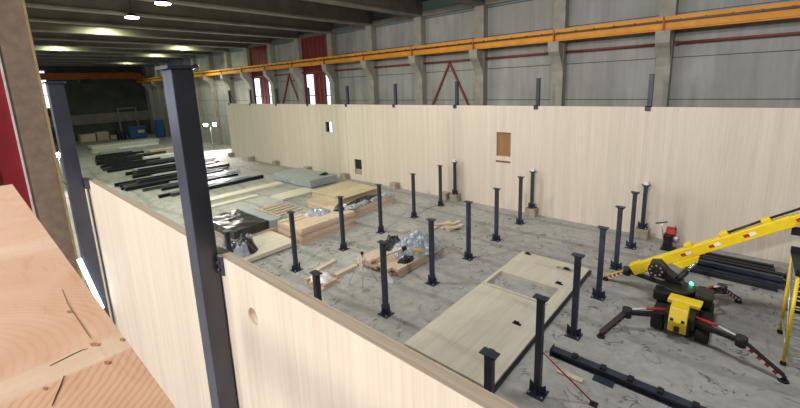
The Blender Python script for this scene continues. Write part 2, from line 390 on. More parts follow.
# ------------------------------------------------------------------ tall columns outside the timber walls
def tall_column(name, x0, x1, y0, y1, ztop, label, m, bracket_y, group, cap=.03):
    o = ((x0 + x1)/2, (y0 + y1)/2, 0); t = thing(name, o, label, 'column', group)
    MB(o).box(x0, x1, y0, y1, .02, ztop).build('shaft', m, t, .008)
    MB(o).box(x0 - cap, x1 + cap, y0 - cap, y1 + cap, ztop, ztop + .025).build('cap_plate', m, t)
    MB(o).box(x0 - .1, x1 + .1, y0 - .04, y1 + .04, 0, .02).build('base_plate', m, t)
    return t, o
tA, o = tall_column('tall_steel_column', -3.48, -3.28, 1.14, 1.305, 7.51, 'tall navy steel column in the foreground in front of the near timber wall', M['nearsteel'], 0, 'tall columns of the near wall')
MB(o).box(-3.28, -3.20, 1.29, 1.312, 5.78, 5.95).cyl((-3.235, 1.27, 5.9), (-3.235, 1.29, 5.9), .015).cyl((-3.235, 1.27, 5.83), (-3.235, 1.29, 5.83), .015).build('wall_bracket', M['nearsteel'], tA)
tB, o = tall_column('tall_steel_column', -8.44, -8.24, 1.045, 1.25, 7.55, 'tall navy steel column at the left end of the near timber wall beside the brown pillar', M['nearsteel'], 0, 'tall columns of the near wall')
MB(o).box(-8.36, -8.14, 1.25, 1.312, 5.80, 5.97).build('wall_bracket', M['nearsteel'], tB)
STX = [-3.3, -8.33, -13.36, -18.38, -23.38, -28.4, -33.4, -38.35, -42.95]
LBL = ['pale-lit', 'dark blue', 'dark blue', 'dark blue', 'dark blue', 'dark blue', 'dark blue', 'dark blue', 'dark blue']
for k, x in enumerate(STX):
    t, o = tall_column('wall_column', x - .09, x + .09, 20.505, 20.67, 7.34,
                       '%s steel column end rising above the far timber wall, %s from the right' % (LBL[k], ORD[k]), M['navy'], 0, 'columns rising above the far timber wall')
    MB(o).box(x - .13, x + .13, 20.36, 20.56, TOP, TOP + .03).box(x - .13, x + .09, 20.36, 20.398, TOP - .18, TOP + .03).build('top_bracket', M['navy'], t)
    if k == 8: MB(o).bar((x + .09, 20.6, 7.1), (x + .9, 20.6, TOP + .02), .06, .06).build('diagonal_stay', M['navy'], t)

# ------------------------------------------------------------------ grid of short columns
def column_proto(h, name):
    t = thing(name, (0, 0, 0), '', 'column')
    MB().box(-.075, .075, -.075, .075, .025, h - .025).build('shaft', M['navy'], t, .01)
    c = MB().box(-.16, .16, -.10, .10, h - .025, h)
    c.prism([(-.15, -.01, h - .03), (-.075, -.01, h - .03), (-.075, -.01, h - .13)], (0, .02, 0)); c.prism([(.15, -.01, h - .03), (.075, -.01, h - .03), (.075, -.01, h - .13)], (0, .02, 0))
    c.build('cap_plate', M['navy'], t)
    MB().box(-.20, .20, -.20, .20, 0, .025).build('base_plate', M['navy'], t)
    for sx, sy in ((1, 0), (-1, 0), (0, 1), (0, -1)):
        a = Vector((sx, sy, 0)); b = Vector((-sy, sx, 0))
        pts = [a*.075 + Vector((0, 0, .025)), a*.2 + Vector((0, 0, .025)), a*.19 + Vector((0, 0, .30)), a*.075 + Vector((0, 0, .20))]
        MB().prism([p - b*.01 for p in pts], b*.02).build('gusset', M['navy'], t)
    for sx, sy in ((1, 1), (1, -1), (-1, 1), (-1, -1)):
        MB().cyl((sx*.15, sy*.15, .02), (sx*.15, sy*.15, .07), .018, n=8).build('anchor_bolt', M['alu'], t)
    return t
cp = column_proto(2.5, 'steel_column'); cs = column_proto(2.05, 'steel_column')
MB().box(-.09, .09, -.09, .09, 2.05, 2.2).build('white_cap', M['white'], cs)
GRP = 'short navy steel columns on the hall floor'
YS = [5.66, 8.22, 10.82, 13.45, 15.95, 18.66]
XS = {'A': [-13.28, -13.2, -13.22, -13.28, -13.35, -13.38], 'B': [-8.14, -8.14, -8.15, -8.2, -8.2, -8.26], 'C': [-3.05, -3.06, -3.12, -3.15, -3.22, -3.21]}
YA = [5.68, 8.27, 10.85, 13.4, 16.15, 18.75]; YC = [5.72, 8.11, 10.87, 13.48, 16.1, 18.57]
yrow = {'A': YA, 'B': [5.68, 8.26, 10.81, 13.45, 15.9, 18.58], 'C': YC}
txt = {'A': 'in the row beside the timber stacks', 'B': 'in the row left of the floor panel', 'C': 'in the row between floor panel and crane'}
for r in 'ABC':
    for k in range(6):
        place(cp, (XS[r][k], yrow[r][k], 0), 'short navy column %s, %s from near wall' % (txt[r], ORD[k]), group=GRP)
for x, y, l in ((-13.2, 20.05, 'short column on a block by the far wall, left of the window opening'),
                (-8.28, 20.1, 'short column on a block by the far wall, right of the window opening'),
                (-3.08, 20.1, 'short steel column on a low block by the far wall, behind the right row')):
    place(cs, (x, y, .45), l, group=GRP)
# concrete blocks along the foot of the far wall
bp = MB().box(-.27, .27, -.24, .24, 0, .45).build('concrete_block', M['block'], None, .02); tag(bp, '', 'block', 'concrete blocks along the foot of the far wall')
for k, (x, y) in enumerate([(-3.08, 20.1), (-8.28, 20.1), (-13.2, 20.05), (-13.95, 20.02), (-18.35, 20.1), (-23.75, 20.1), (-28.75, 20.1), (-34.0, 20.1), (-38.7, 20.1), (-43.3, 20.1)]):
    s = ['carrying a steel column behind the right row', 'carrying a steel column right of the window opening', 'carrying a steel column left of the window opening'][k] if k < 3 else \
        ['beside the column left of the window opening', 'below the blank part of the wall, alone', 'just left of the low doorway', 'behind the grey wrapped stack', 'left of the grey wrapped stack', 'second from the left end', 'at the left end of the wall'][k - 3]
    place(bp, (x, y, 0), 'concrete block at the far wall foot, ' + s)

# column behind the scaffold with a side bracket
o = (1.72, 16.3, 0); t = thing('steel_column', o, 'tall black steel column with side bracket at the right edge, behind the yellow scaffold', 'column')
MB(o).box(1.63, 1.81, 16.21, 16.39, .02, 2.95).build('shaft', M['black_steel'], t); MB(o).box(1.5, 1.94, 16.1, 16.5, 0, .02).build('base_plate', M['black_steel'], t)
MB(o).box(1.33, 2.1, 16.14, 16.21, 2.45, 2.7).build('side_bracket', M['black_steel'], t)

# ------------------------------------------------------------------ panel lying on the floor between the columns
panel_o = (-5.2, 11.3, 0); fp = thing('floor_timber_panel', panel_o, 'large pale timber panel lying on the floor with a rectangular opening', 'timber panel')
m = MB(panel_o)
def slab_with_holes(m, x0, x1, y0, y1, z0, z1, holes):
    xs = sorted({x0, x1, *[h[0] for h in holes], *[h[1] for h in holes]}); ys = sorted({y0, y1, *[h[2] for h in holes], *[h[3] for h in holes]})
    V = {}
    def v(i, j, k):
        if (i, j, k) not in V: V[(i, j, k)] = m.bm.verts.new((xs[i], ys[j], (z0, z1)[k]))
        return V[(i, j, k)]
    solid = lambda a, c: 0 <= a < len(xs)-1 and 0 <= c < len(ys)-1 and not any(h[0] <= xs[a] < h[1] and h[2] <= ys[c] < h[3] for h in holes)
    for a in range(len(xs)-1):
        for c in range(len(ys)-1):
            if not solid(a, c): continue
            for k in (0, 1): m.bm.faces.new((v(a, c, k), v(a+1, c, k), v(a+1, c+1, k), v(a, c+1, k)))
            for da, dc, q in ((-1, 0, ((a, c), (a, c+1))), (1, 0, ((a+1, c), (a+1, c+1))), (0, -1, ((a, c), (a+1, c))), (0, 1, ((a, c+1), (a+1, c+1)))):
                if not solid(a+da, c+dc):
                    (i1, j1), (i2, j2) = q
                    m.bm.faces.new((v(i1, j1, 0), v(i2, j2, 0), v(i2, j2, 1), v(i1, j1, 1)))
slab_with_holes(m, -6.62, -3.92, 7.4, 15.2, 0, .12, [(-6.5, -4.3, 11.82, 13.0), (-4.95, -4.35, 14.45, 14.75)])
m.build('slab', M['clt_flat'], fp)
MB(panel_o).box(-6.52, -4.25, 11.70, 11.80, .12, .17).build('batten', M['clt_flat'], fp)
MB(panel_o).box(-5.78, -4.36, 14.40, 14.45, .12, .15).build('batten', M['clt_flat'], fp)
for x, y in ((-4.58, 14.62), (-4.42, 13.35), (-6.3, 15.05), (-4.55, 10.2), (-4.5, 8.6)):
    MB(panel_o).box(x - .13, x + .13, y - .05, y + .05, .12, .135).bar((x - .08, y, .17), (x + .08, y, .17), .03, .08).build('lifting_eye', M['black_steel'], fp)
# thin dark strip along its right edge
tag(MB((-3.9, 11.3, 0)).box(-3.92, -3.84, 7.4, 15.2, 0, .06).build('dark_strip', M['black_steel']), 'thin black strip along the right edge of the floor panel', 'strip')

# long dark beam in the foreground, red strut on the column
o = (-1, 9.68, 0); fb = thing('steel_beam', o, 'long dark steel beam with plates lying on the floor in front of the crane', 'steel beam')
m = MB(o); m.box(-3.3, 2.6, 9.58, 9.80, .0, .025).box(-3.3, 2.6, 9.67, 9.71, .025, .165).box(-3.3, 2.6, 9.58, 9.80, .165, .19); m.build('profile', M['navy'], fb)
for x in (-2.72, -2.05, -1.45, -.85, -.2, .6): MB(o).box(x - .06, x + .06, 9.60, 9.78, .19, .25).build('cleat', M['black_steel'], fb)
MB(o).box(-2.2, -1.75, 9.36, 9.58, .0, .03).build('side_plate', M['navy'], fb)
MB(o).box(-3.32, -3.3, 9.54, 9.84, 0, .22).build('end_plate', M['navy'], fb)
o = (-2.0, 8.55, 0); rs = thing('red_prop', o, 'thin red prop leaning from a short column to the floor, bottom right', 'prop')
MB(o).cyl((-2.98, 8.15, 1.1), (-1.95, 8.58, .03), .018, n=10).build('rod', M['brightred'], rs)
MB(o).box(-2.03, -1.87, 8.5, 8.66, 0, .03).build('foot', M['black_steel'], rs)
tag(MB((-2.6, 9.15, 0)).box(-2.95, -2.35, 9.05, 9.2, 0, .05).build('wood_offcut', M['plank']), 'short wooden offcut on the floor beside the dark beam end', 'wood')

# ------------------------------------------------------------------ spider crane
o = (-.85, 13.3, 0); cr = thing('spider_crane', o, 'yellow and black mini spider crane with raised boom and spread outriggers', 'crane')
m = MB(o); m.box(-1.2, -.5, 12.45, 14.7, .38, .72).box(-1.1, -.6, 12.3, 12.5, .3, .6); m.build('chassis', M['black'], cr, .03)
for s, x in ((0, -1.52), (1, -.48)):
    pts = []
    for i in range(9): a = math.pi/2 + math.pi*i/8; pts.append((x, 12.75 + .24*math.cos(a), .25 + .25*math.sin(a)))
    for i in range(9): a = -math.pi/2 + math.pi*i/8; pts.append((x, 14.25 + .24*math.cos(a), .25 + .25*math.sin(a)))
    tk = MB(o).prism(pts, (.3, 0, 0)).build('crawler_track', M['rubber'], cr, .02)
    w = MB(o)
    for y in (12.75, 13.12, 13.5, 13.88, 14.25): w.cyl((x - .012, y, .24), (x + .312, y, .24), .14, n=16)
    w.build('track_wheels', M['black_steel'], tk)
hood = MB(o); hood.prism([(-1.08, 12.28, .28), (-1.08, 12.22, .62), (-1.08, 12.5, .92), (-1.08, 12.85, .96), (-1.08, 12.85, .4)], (.42, 0, 0))
hood = hood.build('engine_hood', M['yellow'], cr, .03)
MB(o).box(-.93, -.81, 12.18, 12.25, .36, .5).build('hood_latch', M['black'], hood)
for x in (-1.04, -.79): MB(o).box(x, x + .08, 12.20, 12.26, .66, .71).build('hood_vent', M['black'], hood)
MB(o).prism([(-1.22, 13.05, .74), (-1.22, 13.05, .84), (-1.18, 13.15, .9), (-1.18, 13.4, .9), (-1.22, 13.45, .74)], (.78, 0, 0)).build('side_cover', M['yellow'], cr, .02)
MB(o).cyl((-1.05, 14.0, .72), (-1.05, 14.0, .9), .42, n=24).build('slew_ring', M['black'], cr)
MB(o).box(-.62, -.2, 13.55, 14.3, .6, .92).build('engine_box', M['black'], cr, .04)
MB(o).box(-1.62, -1.2, 13.35, 13.85, .55, .85).build('control_box', M['black'], cr, .04)
mast = MB(o); mast.prism([(-1.3, 14.1, .9), (-.95, 14.1, .9), (-1.35, 14.1, 1.15), (-1.62, 14.1, 1.42), (-1.88, 14.1, 1.36), (-1.72, 14.1, 1.0)], (0, .48, 0))
mast.build('turret', M['black'], cr, .02)
dr = MB(o).cyl((-1.66, 13.85, 1.28), (-1.66, 14.12, 1.28), .22, n=24).build('winch_drum', M['black'], cr)
for i in range(8):
    a = i*math.pi/4; MB(o).cyl((-1.66 + .16*math.cos(a), 13.835, 1.28 + .16*math.sin(a)), (-1.66 + .16*math.cos(a), 13.86, 1.28 + .16*math.sin(a)), .026, n=8).build('drum_bolt', M['alu'], dr)
# boom : lies in the plane Y=14.75
BY = 14.75; P0 = Vector((-2.36, BY, .80)); P1 = Vector((1.33, BY, 3.37)); BD = (P1 - P0).normalized(); BN = Vector((-BD.z, 0, BD.x))
bo_ = MB(o); bo_.bar(P0, P0 + BD*4.35, .28, .31, up=(0, 0, 1), h2=.30)
boom = bo_.build('boom', M['yellow'], cr, .02)
MB(o).bar(P0 + BD*4.3, P0 + BD*7.2, .22, .25).build('boom_inner_section', M['yellow'], boom, .015)
MB(o).bar(P0 - BD*.10, P0 + BD*.28, .34, .38).build('boom_foot', M['yellow'], boom, .03)
for s_, k in ((2.3, 0), (3.2, 0), (4.42, 0), (1.5, 0)):
    c = P0 + BD*s_
    mk = MB(o); mk.bar(c - Vector((0, .142, 0)), c + BD*.14 - Vector((0, .142, 0)), .012, .09, mi=0); mk.bar(c + BD*.14 - Vector((0, .142, 0)), c + BD*.30 - Vector((0, .142, 0)), .012, .09, mi=1); mk.build('boom_marking', [M['brightred'], M['white']], boom)
h = MB(o); h.tube([P0 + BD*2.75 + BN*.20, P0 + BD*3.8 + BN*.23, P0 + BD*6.9 + BN*.23], .035); h.build('boom_cylinder', M['black'], boom)
for s_ in (1.7, 2.7, 3.75): MB(o).bar(P0 + BD*s_ + BN*.19, P0 + BD*(s_ + .22) + BN*.19, .26, .16).build('cylinder_clamp', M['yellow'], boom, .02)
c = MB(o); q = P0 + BD*1.15 - BN*.155
c.prism([q - Vector((0, .2, 0)), q + BD*.8 - Vector((0, .2, 0)), q + BD*.65 - BN*.18 - Vector((0, .2, 0)), q + BD*.15 - BN*.22 - Vector((0, .2, 0))], (0, .4, 0))
c.build('lift_bracket', M['yellow'], boom, .015)
L0 = Vector((-1.2, 14.2, .86)); L1 = q + BD*.62 - BN*.14 + Vector((0, -.28, 0))
cy = MB(o).cyl(L0, L0.lerp(L1, .60), .085).build('lift_cylinder', M['black'], cr); MB(o).cyl(L0.lerp(L1, .60), L1, .045).build('piston_rod', M['chrome'], cy)
bk = MB(o).cyl((-.78, 14.35, .72), (-.78, 14.35, .86), .05).build('beacon_base', M['black'], cr)
MB(o).cyl((-.78, 14.35, .86), (-.78, 14.35, .95), .05, .04).build('beacon_lens', M['green_led'], bk)
for pts in ([(-.6, 13.7, .75), (-.3, 14.1, .9), (.0, 14.5, .8), (-.2, 14.9, .7), (-.6, 14.6, .75)], [(-1.3, 13.9, .8), (-1.7, 14.3, .75), (-1.9, 14.7, .7), (-1.5, 14.8, .72)]): MB(o).tube(pts, .03).build('hose', M['rubber'], cr)
chev = [M['black'], M['brightred'], M['white'], M['yellow']]
def outrigger(hip, knee, foot, chevrons, top):
    hip, knee, foot = map(Vector, (hip, knee, foot))
    a = MB(o).bar(hip, knee, .15, .13, 0, w2=.12, h2=.11).build('outrigger', chev, cr, .015)
    MB(o).cyl(knee + Vector((0, 0, -.13)), knee + Vector((0, 0, .13)), .125, n=16).build('knee_joint', M['black'], a)
    e = foot + Vector((0, 0, .09)); m = MB(o); d = e - knee
    if chevrons:
        n = 9
        m.bar(knee, e, .10, .10, 0)
        side = d.cross(Vector((0, 0, 1))).normalized()
        for i in range(n):
            for sg in (-1, 1):
                p0 = knee + d*(.12 + .84*i/n); p1 = knee + d*(.12 + .84*(i + 1)/n)
                m.bar(p0 + side*sg*.052, p1 + side*sg*.052, .008, .098, chevrons[i % 2])
    if top is not None: m.bar(knee + Vector((0, 0, .06)), e + Vector((0, 0, .06)), .15, .03, top)
    m.build('lower_leg', chev, a)
    MB(o).cyl(foot, foot + Vector((0, 0, .05)), .11, .09, n=16).cyl(foot + Vector((0, 0, .05)), foot + Vector((0, 0, .14)), .05).build('foot_pad', M['rubber'], a)
    f = MB(o); u = Vector((0, 0, .17)); f.cyl(hip + u, hip.lerp(knee, .5) + u, .04, mi=1); f.cyl(hip.lerp(knee, .5) + u, knee + Vector((0, 0, .08)), .022, mi=2)
    f.build('outrigger_ram', chev, a)
outrigger((-1.25, 14.45, .62), (-2.6, 14.75, .62), (-3.29, 14.9, 0), (1, 2), 3)
outrigger((-1.2, 12.6, .55), (-2.03, 12.0, .6), (-2.5, 11.27, 0), (0, 1), 0)
outrigger((-.5, 12.65, .55), (.46, 12.3, .62), (1.28, 12.15, 0), (2, 1), 0)
outrigger((-.5, 14.4, .6), (-.05, 15.2, .62), (.38, 15.87, 0), (2, 1), 0)

# ------------------------------------------------------------------ yellow scaffold tower at the right edge
o = (1.7, 13.7, 0); sc_ = thing('scaffold_tower', o, 'yellow and grey scaffold tower with rungs at the right edge of the picture', 'scaffold')
pp = []
for x in (1.3, 2.5):
    for y in (12.85, 14.5):
        p = MB(o).cyl((x, y, .13), (x, y, 2.45), .038, n=12).build('post', M['yellow'], sc_)
        MB(o).cyl((x, y - .025, .065), (x, y + .025, .065), .065, n=16).cyl((x, y, .06), (x, y, .14), .025).build('castor', M['rubber'], p)
for y in (12.85, 14.5):
    for i in range(8): MB(o).cyl((1.3, y, .3 + i*.27), (2.5, y, .3 + i*.27), .02, n=10).build('rung', M['alu'], sc_)
for z, nm in ((.5, 'side_rail'), (2.25, 'side_rail')):
    for x in (1.3, 2.5): MB(o).cyl((x, 12.85, z), (x, 14.5, z), .022, n=10).build(nm, M['alu'], sc_)
MB(o).cyl((1.3, 12.85, .5), (1.3, 14.5, 2.2), .02, n=10).build('diagonal', M['alu'], sc_)
MB(o).box(1.24, 2.56, 12.8, 14.55, 2.45, 2.5).build('platform', M['black_steel'], sc_)
for y in (14.53, 12.82): MB(o).box(1.24, 2.56, y - .02, y + .02, 2.5, 2.62).build('toe_board', M['black_steel'], sc_)

# ------------------------------------------------------------------ floor machine by the far wall
o = (-1.93, 19.35, 0); fm = thing('floor_machine', o, 'small walk-behind machine with red top and handlebar by the far timber wall', 'machine')
MB(o).box(-2.16, -1.84, 19.15, 19.55, .12, .68).build('body', M['black'], fm, .05)
MB(o).prism([(-2.1, 19.2, .68), (-2.1, 19.55, .68), (-2.1, 19.55, .95), (-2.1, 19.28, .88)], (.36, 0, 0)).build('red_cover', M['brightred'], fm, .04)
MB(o).cyl((-1.83, 19.38, .5), (-1.60, 19.38, .5), .17, n=18).build('silver_tank', M['alu'], fm)
for x in (-2.05, -1.8): MB(o).cyl((x, 19.1, .12), (x - .05, 19.1, .12), .12, n=16).build('wheel', M['rubber'], fm)
MB(o).box(-2.22, -1.7, 19.05, 19.6, 0, .04).build('base_plate', M['black_steel'], fm)
hb = MB(o).cyl((-2.12, 19.17, .3), (-2.24, 19.0, 1.22), .022).build('handle_post', M['alu'], fm)
MB(o).cyl((-2.44, 18.95, 1.16), (-2.04, 19.05, 1.28), .025).build('handlebar', M['black'], hb)
MB(o).cyl((-1.75, 19.3, .8), (-1.78, 19.28, 1.1), .012).build('lever', M['black'], fm)

# ------------------------------------------------------------------ loose steel columns stacked right, by the far wall
rng = random.Random(4)
rows = [(17.45, 0, -1.15, 1.32), (17.75, 0, -1.35, 1.5), (18.08, 0, -1.2, 1.6), (18.4, 0, -1.1, 1.35), (18.74, 0, -1.0, 1.45), (19.05, 0, -.9, 1.3), (17.9, .19, -1.25, 1.45), (18.25, .19, -1.0, 1.55), (19.4, 0, -.7, 1.28)]
for k, (y, z, xa, xb) in enumerate(rows):
    oo = ((xa + xb)/2, y, z + .01 if z else 0)
    lb = 'dark column stacked behind the crane boom, ' + (('%s from the front on the floor' % ORD[k if k < 6 else 6]) if z == 0 else ['front one of the upper layer', 'rear one of the upper layer'][k - 6])
    t = thing('loose_steel_column', oo, lb, 'steel column', 'dark steel columns stacked by the far wall')
    z0 = oo[2]
    mm = M['navy'] if k in (1, 6) else M['black_steel']
    MB(oo).box(xa, xb, y - .08, y + .08, z0 + .02, z0 + .17).build('shaft', mm, t, .008)
    for x in (xa, xb): MB(oo).box(x - .012, x + .012, y - .12, y + .12, z0, z0 + .19).build('end_plate', mm, t)

# ------------------------------------------------------------------ wrapped and crumpled things
def wrapped(m, x0, x1, y0, y1, z0, z1, amp, seed, n=14, mi=0, edge=.05):
    """a parcel: subdivided box with creased, slightly bulging faces"""
    start = len(m.bm.verts)
    def push(p):
        q = Vector(p); w = noise.noise_vector(q*1.7 + Vector((seed, seed, 0)))*amp + noise.noise_vector(q*5 + Vector((seed, 0, 0)))*amp*.45
        r = q + w; r.z = max(z0, r.z) if p[2] > z0 + 1e-4 else z0; return r
    cache = {}
    def vert(p):
        k = tuple(round(c, 4) for c in p)
        if k not in cache: cache[k] = m.bm.verts.new(push(p))
        return cache[k]
    def face(a, b, c, nx, ny):
        for i in range(nx):
            for j in range(ny):
                P = lambda u, v: tuple(a[t] + (b[t]-a[t])*u/nx + (c[t]-a[t])*v/ny for t in range(3))
                try: m.bm.faces.new((vert(P(i, j)), vert(P(i+1, j)), vert(P(i+1, j+1)), vert(P(i, j+1)))).material_index = mi
                except ValueError: pass
    nz = max(2, int(n*(z1-z0)/max(x1-x0, y1-y0)) + 1)
    A = (x0, y0, z0); 
    face((x0, y0, z1), (x1, y0, z1), (x0, y1, z1), n, n); face((x0, y0, z0), (x1, y0, z0), (x0, y1, z0), n, n)
    face((x0, y0, z0), (x1, y0, z0), (x0, y0, z1), n, nz); face((x0, y1, z0), (x1, y1, z0), (x0, y1, z1), n, nz)
    face((x0, y0, z0), (x0, y1, z0), (x0, y0, z1), n, nz); face((x1, y0, z0), (x1, y1, z0), (x1, y0, z1), n, nz)
def heap(m, cx, cy, z0, lx, ly, h, seed, n=18, rot=0, mi=0, rough=.35):
    """crumpled sheet: closed lumpy mound with an irregular outline"""
    R = Matrix.Rotation(rot, 3, 'Z'); rings = n//2; seg = n*2
    def rad(a): return 1 + .28*noise.noise(Vector((math.cos(a)*1.6 + seed, math.sin(a)*1.6, seed*.7)))
    prev = None; top = m.bm.verts.new(Vector((cx, cy, z0 + h))); 
    for r in range(1, rings + 1):
        t = r/rings; ring = []
        for s in range(seg):
            a = 2*math.pi*s/seg; k = rad(a)*t
            p = R @ Vector((math.cos(a)*k*lx/2, math.sin(a)*k*ly/2, 0))
            z = h*(1 - t**2.2)
            jag = noise.noise(Vector((p.x*3.1 + seed, p.y*3.1, seed)))*h*rough + abs(noise.noise(Vector((p.x*7 + seed, p.y*7, 2*seed))))*h*rough
            z = max(0, z + jag*(1 - t**6)) if r < rings else 0
            ring.append(m.bm.verts.new(Vector((cx, cy, z0)) + p + Vector((0, 0, z + .004 if r < rings else 0))))
        if prev is None:
            for s in range(seg): m.bm.faces.new((top, ring[s], ring[(s+1) % seg])).material_index = mi
        else:
            for s in range(seg): m.bm.faces.new((prev[s], ring[s], ring[(s+1) % seg], prev[(s+1) % seg])).material_index = mi
        prev = ring
    m.bm.faces.new(prev[::-1]).material_index = mi
def timber_stack(name, x0, x1, y0, y1, z0, z1, label, layers, cols, group, gap=.012, mat='glulam', jitter=.05, seed=1):
    """a bundle of timbers lying along Y; every timber is a part"""
    oo = ((x0+x1)/2, (y0+y1)/2, z0); t = thing(name, oo, label, 'timber stack', group); rg = random.Random(seed)
    hz_ = (z1 - z0)/layers; wx = (x1 - x0)/cols
    for l in range(layers):
        for c in range(cols):
            a = y0 + rg.uniform(0, jitter); b = y1 - rg.uniform(0, jitter)
            MB(oo).box(x0 + c*wx + gap/2, x0 + (c+1)*wx - gap/2, a, b, z0 + l*hz_ + (gap/2 if l else 0), z0 + (l+1)*hz_ - (gap/2 if l < layers-1 else 0)).build('timber', M[mat], t)
    return t, oo
GS = 'timber stacks on the hall floor'
# stack 1 (front, beside column row)
t, so = timber_stack('timber_stack', -17.2, -15.1, 9.9, 13.35, 0, .74, 'stack of heavy timbers with silver sheet on top, left of the first column row', 3, 4, GS, seed=2)
for k, (x, y0, y1, z) in enumerate([(-17.0, 9.95, 11.3, .74), (-16.6, 10.2, 11.2, .74), (-15.25, 9.95, 13.3, .74)]):
    tag(MB((x, y0, z)).box(x - .11, x + .11, y0, y1, z, z + .06).build('plank', M['plank']), 'plank lying on the front timber stack, ' + ['leftmost at the near end', 'second from the left at the near end', 'along the right edge'][k], 'plank', 'planks on the front timber stack')
m = MB((-16.7, 12.3, .74)); heap(m, -16.6, 12.05, .74, 1.0, 1.4, .2, 3.3, 22, rough=.6); tag(m.build('plastic_sheet', M['silver']), 'crumpled silver plastic sheet on the front timber stack', 'plastic sheet')
m = MB((-17.0, 12.9, .74)); heap(m, -16.0, 13.0, .76, .55, .55, .32, 5.1, 14); tag(m.build('plastic_sheet', M['blackfilm']), 'crumpled black plastic lump on the front timber stack', 'plastic sheet')
# stack 2 behind with black tarp
t, so = timber_stack('timber_stack', -20.0, -16.25, 13.75, 17.8, 0, .5, 'wide stack of timbers with plywood and black tarp on top, behind the front stack', 2, 6, GS, seed=5)
m = MB((-18.9, 15.9, .5)); wrapped(m, -20.2, -17.5, 14.3, 17.6, .5, .78, .02, 4, 8); tag(m.build('timber_pack', M['plywood']), 'pale plywood-covered pack on the left half of the wide timber stack', 'timber pack')
tag(MB((-18.8, 15.9, .8)).box(-20.4, -17.3, 14.35, 17.5, .80, .83).build('plywood_sheet', M['plywood']), 'big pale plywood sheet on top of the wide timber stack', 'plywood')
tr = thing('tarpaulin', (-16.7, 15.5, .5), 'black tarpaulin with silver edges on the right of the wide timber stack', 'tarpaulin')
m = MB((-16.7, 15.5, .5)); heap(m, -16.8, 15.7, .5, 1.15, 2.9, .16, 7.7, 22, rough=.35); m.build('black_sheet', M['blackfilm'], tr)
for k, (x, y, a, b) in enumerate([(-16.42, 14.35, .55, .9), (-16.45, 17.2, .55, .95), (-17.05, 14.1, .9, .5), (-16.36, 15.1, .28, 1.0), (-16.36, 16.2, .28, 1.3)]):
    m = MB((-16.7, 15.5, .5)); heap(m, x, y, .5, a, b, .15, 9.1 + k, 14, rough=.6); m.build('silver_edge', M['silver'], tr)
# stack 3 wrapped black
t, so = timber_stack('timber_stack', -21.0, -17.7, 7.9, 10.4, 0, .3, 'low stack of timbers under the black and silver wrapping, left of the front stack', 1, 6, GS, seed=7)
m = MB((-19.3, 9.1, .3)); wrapped(m, -21.0, -17.75, 7.9, 9.75, .3, .72, .05, 3, 16); wp = tag(m.build('wrapped_bundle', M['blackfilm']), 'bundle wrapped in glossy black film beside the tall near column', 'bundle')
m = MB((-19.3, 10.1, .3)); wrapped(m, -20.9, -17.75, 9.82, 10.45, .3, .68, .03, 6, 12); tag(m.build('wrapped_bundle', M['greywrap']), 'grey-blue wrapped bundle behind the black film bundle', 'bundle')
m = MB((-21.2, 8.0, 0)); heap(m, -21.6, 7.5, 0, .9, 1.2, .5, 4.4, 16); tag(m.build('plastic_sheet', M['whitefilm']), 'crumpled whitish film at the left end of the black bundle', 'plastic sheet')
# panel 4 with black bag
pn = thing('flat_timber_slab', (-17.0, 7.7, 0), 'pale timber panel on the floor carrying a crumpled black plastic bundle', 'timber panel')
MB((-17.0, 7.7, 0)).box(-17.65, -15.3, 6.3, 9.75, .06, .25).build('slab', [M['clt_flat']], pn)
for y in (6.6, 9.4): MB((-17.0, 7.7, 0)).box(-17.6, -15.4, y - .05, y + .05, 0, .06).build('bearer', M['glulam'], pn)
bag = thing('plastic_bag', (-16.3, 7.5, .25), 'crumpled black and silver plastic bundle on the pale timber panel', 'plastic bundle')
m = MB((-16.3, 7.5, .25)); heap(m, -16.3, 7.55, .25, 1.25, 1.3, .55, 1.9, 20, rough=.45); m.build('black_film', M['blackfilm'], bag)
for k, (x, y, a, b, h) in enumerate([(-15.95, 7.35, .75, .8, .45), (-16.75, 7.15, .6, .6, .38), (-16.3, 7.05, .6, .5, .4), (-16.4, 8.0, .7, .5, .5)]):
    m = MB((-16.3, 7.5, .25)); heap(m, x, y, .25, a, b, h, 8.3 + k*1.7, 16, rough=.6); m.build('silver_film', M['silver'], bag)
# stack 5 grey wrapped
gw = thing('wrapped_stack', (-25.8, 17.7, 0), 'flat stack wrapped in grey-blue sheeting near the far timber wall', 'wrapped stack')
m = MB((-25.8, 17.7, 0)); wrapped(m, -28.4, -23.4, 16.5, 19.0, .08, .62, .035, 5, 22); m.build('wrapping', M['greywrap'], gw)
for x in (-27.8, -25.8, -24.0): MB((-25.8, 17.7, 0)).box(x - .06, x + .06, 16.6, 18.9, 0, .08).build('bearer', M['glulam'], gw)
m = MB((-24.1, 18.6, .6)); heap(m, -24.2, 18.4, .67, .6, .7, .12, 6.1, 12); tag(m.build('plastic_sheet', M['blackfilm']), 'small black plastic scrap on the grey wrapped stack', 'plastic sheet')
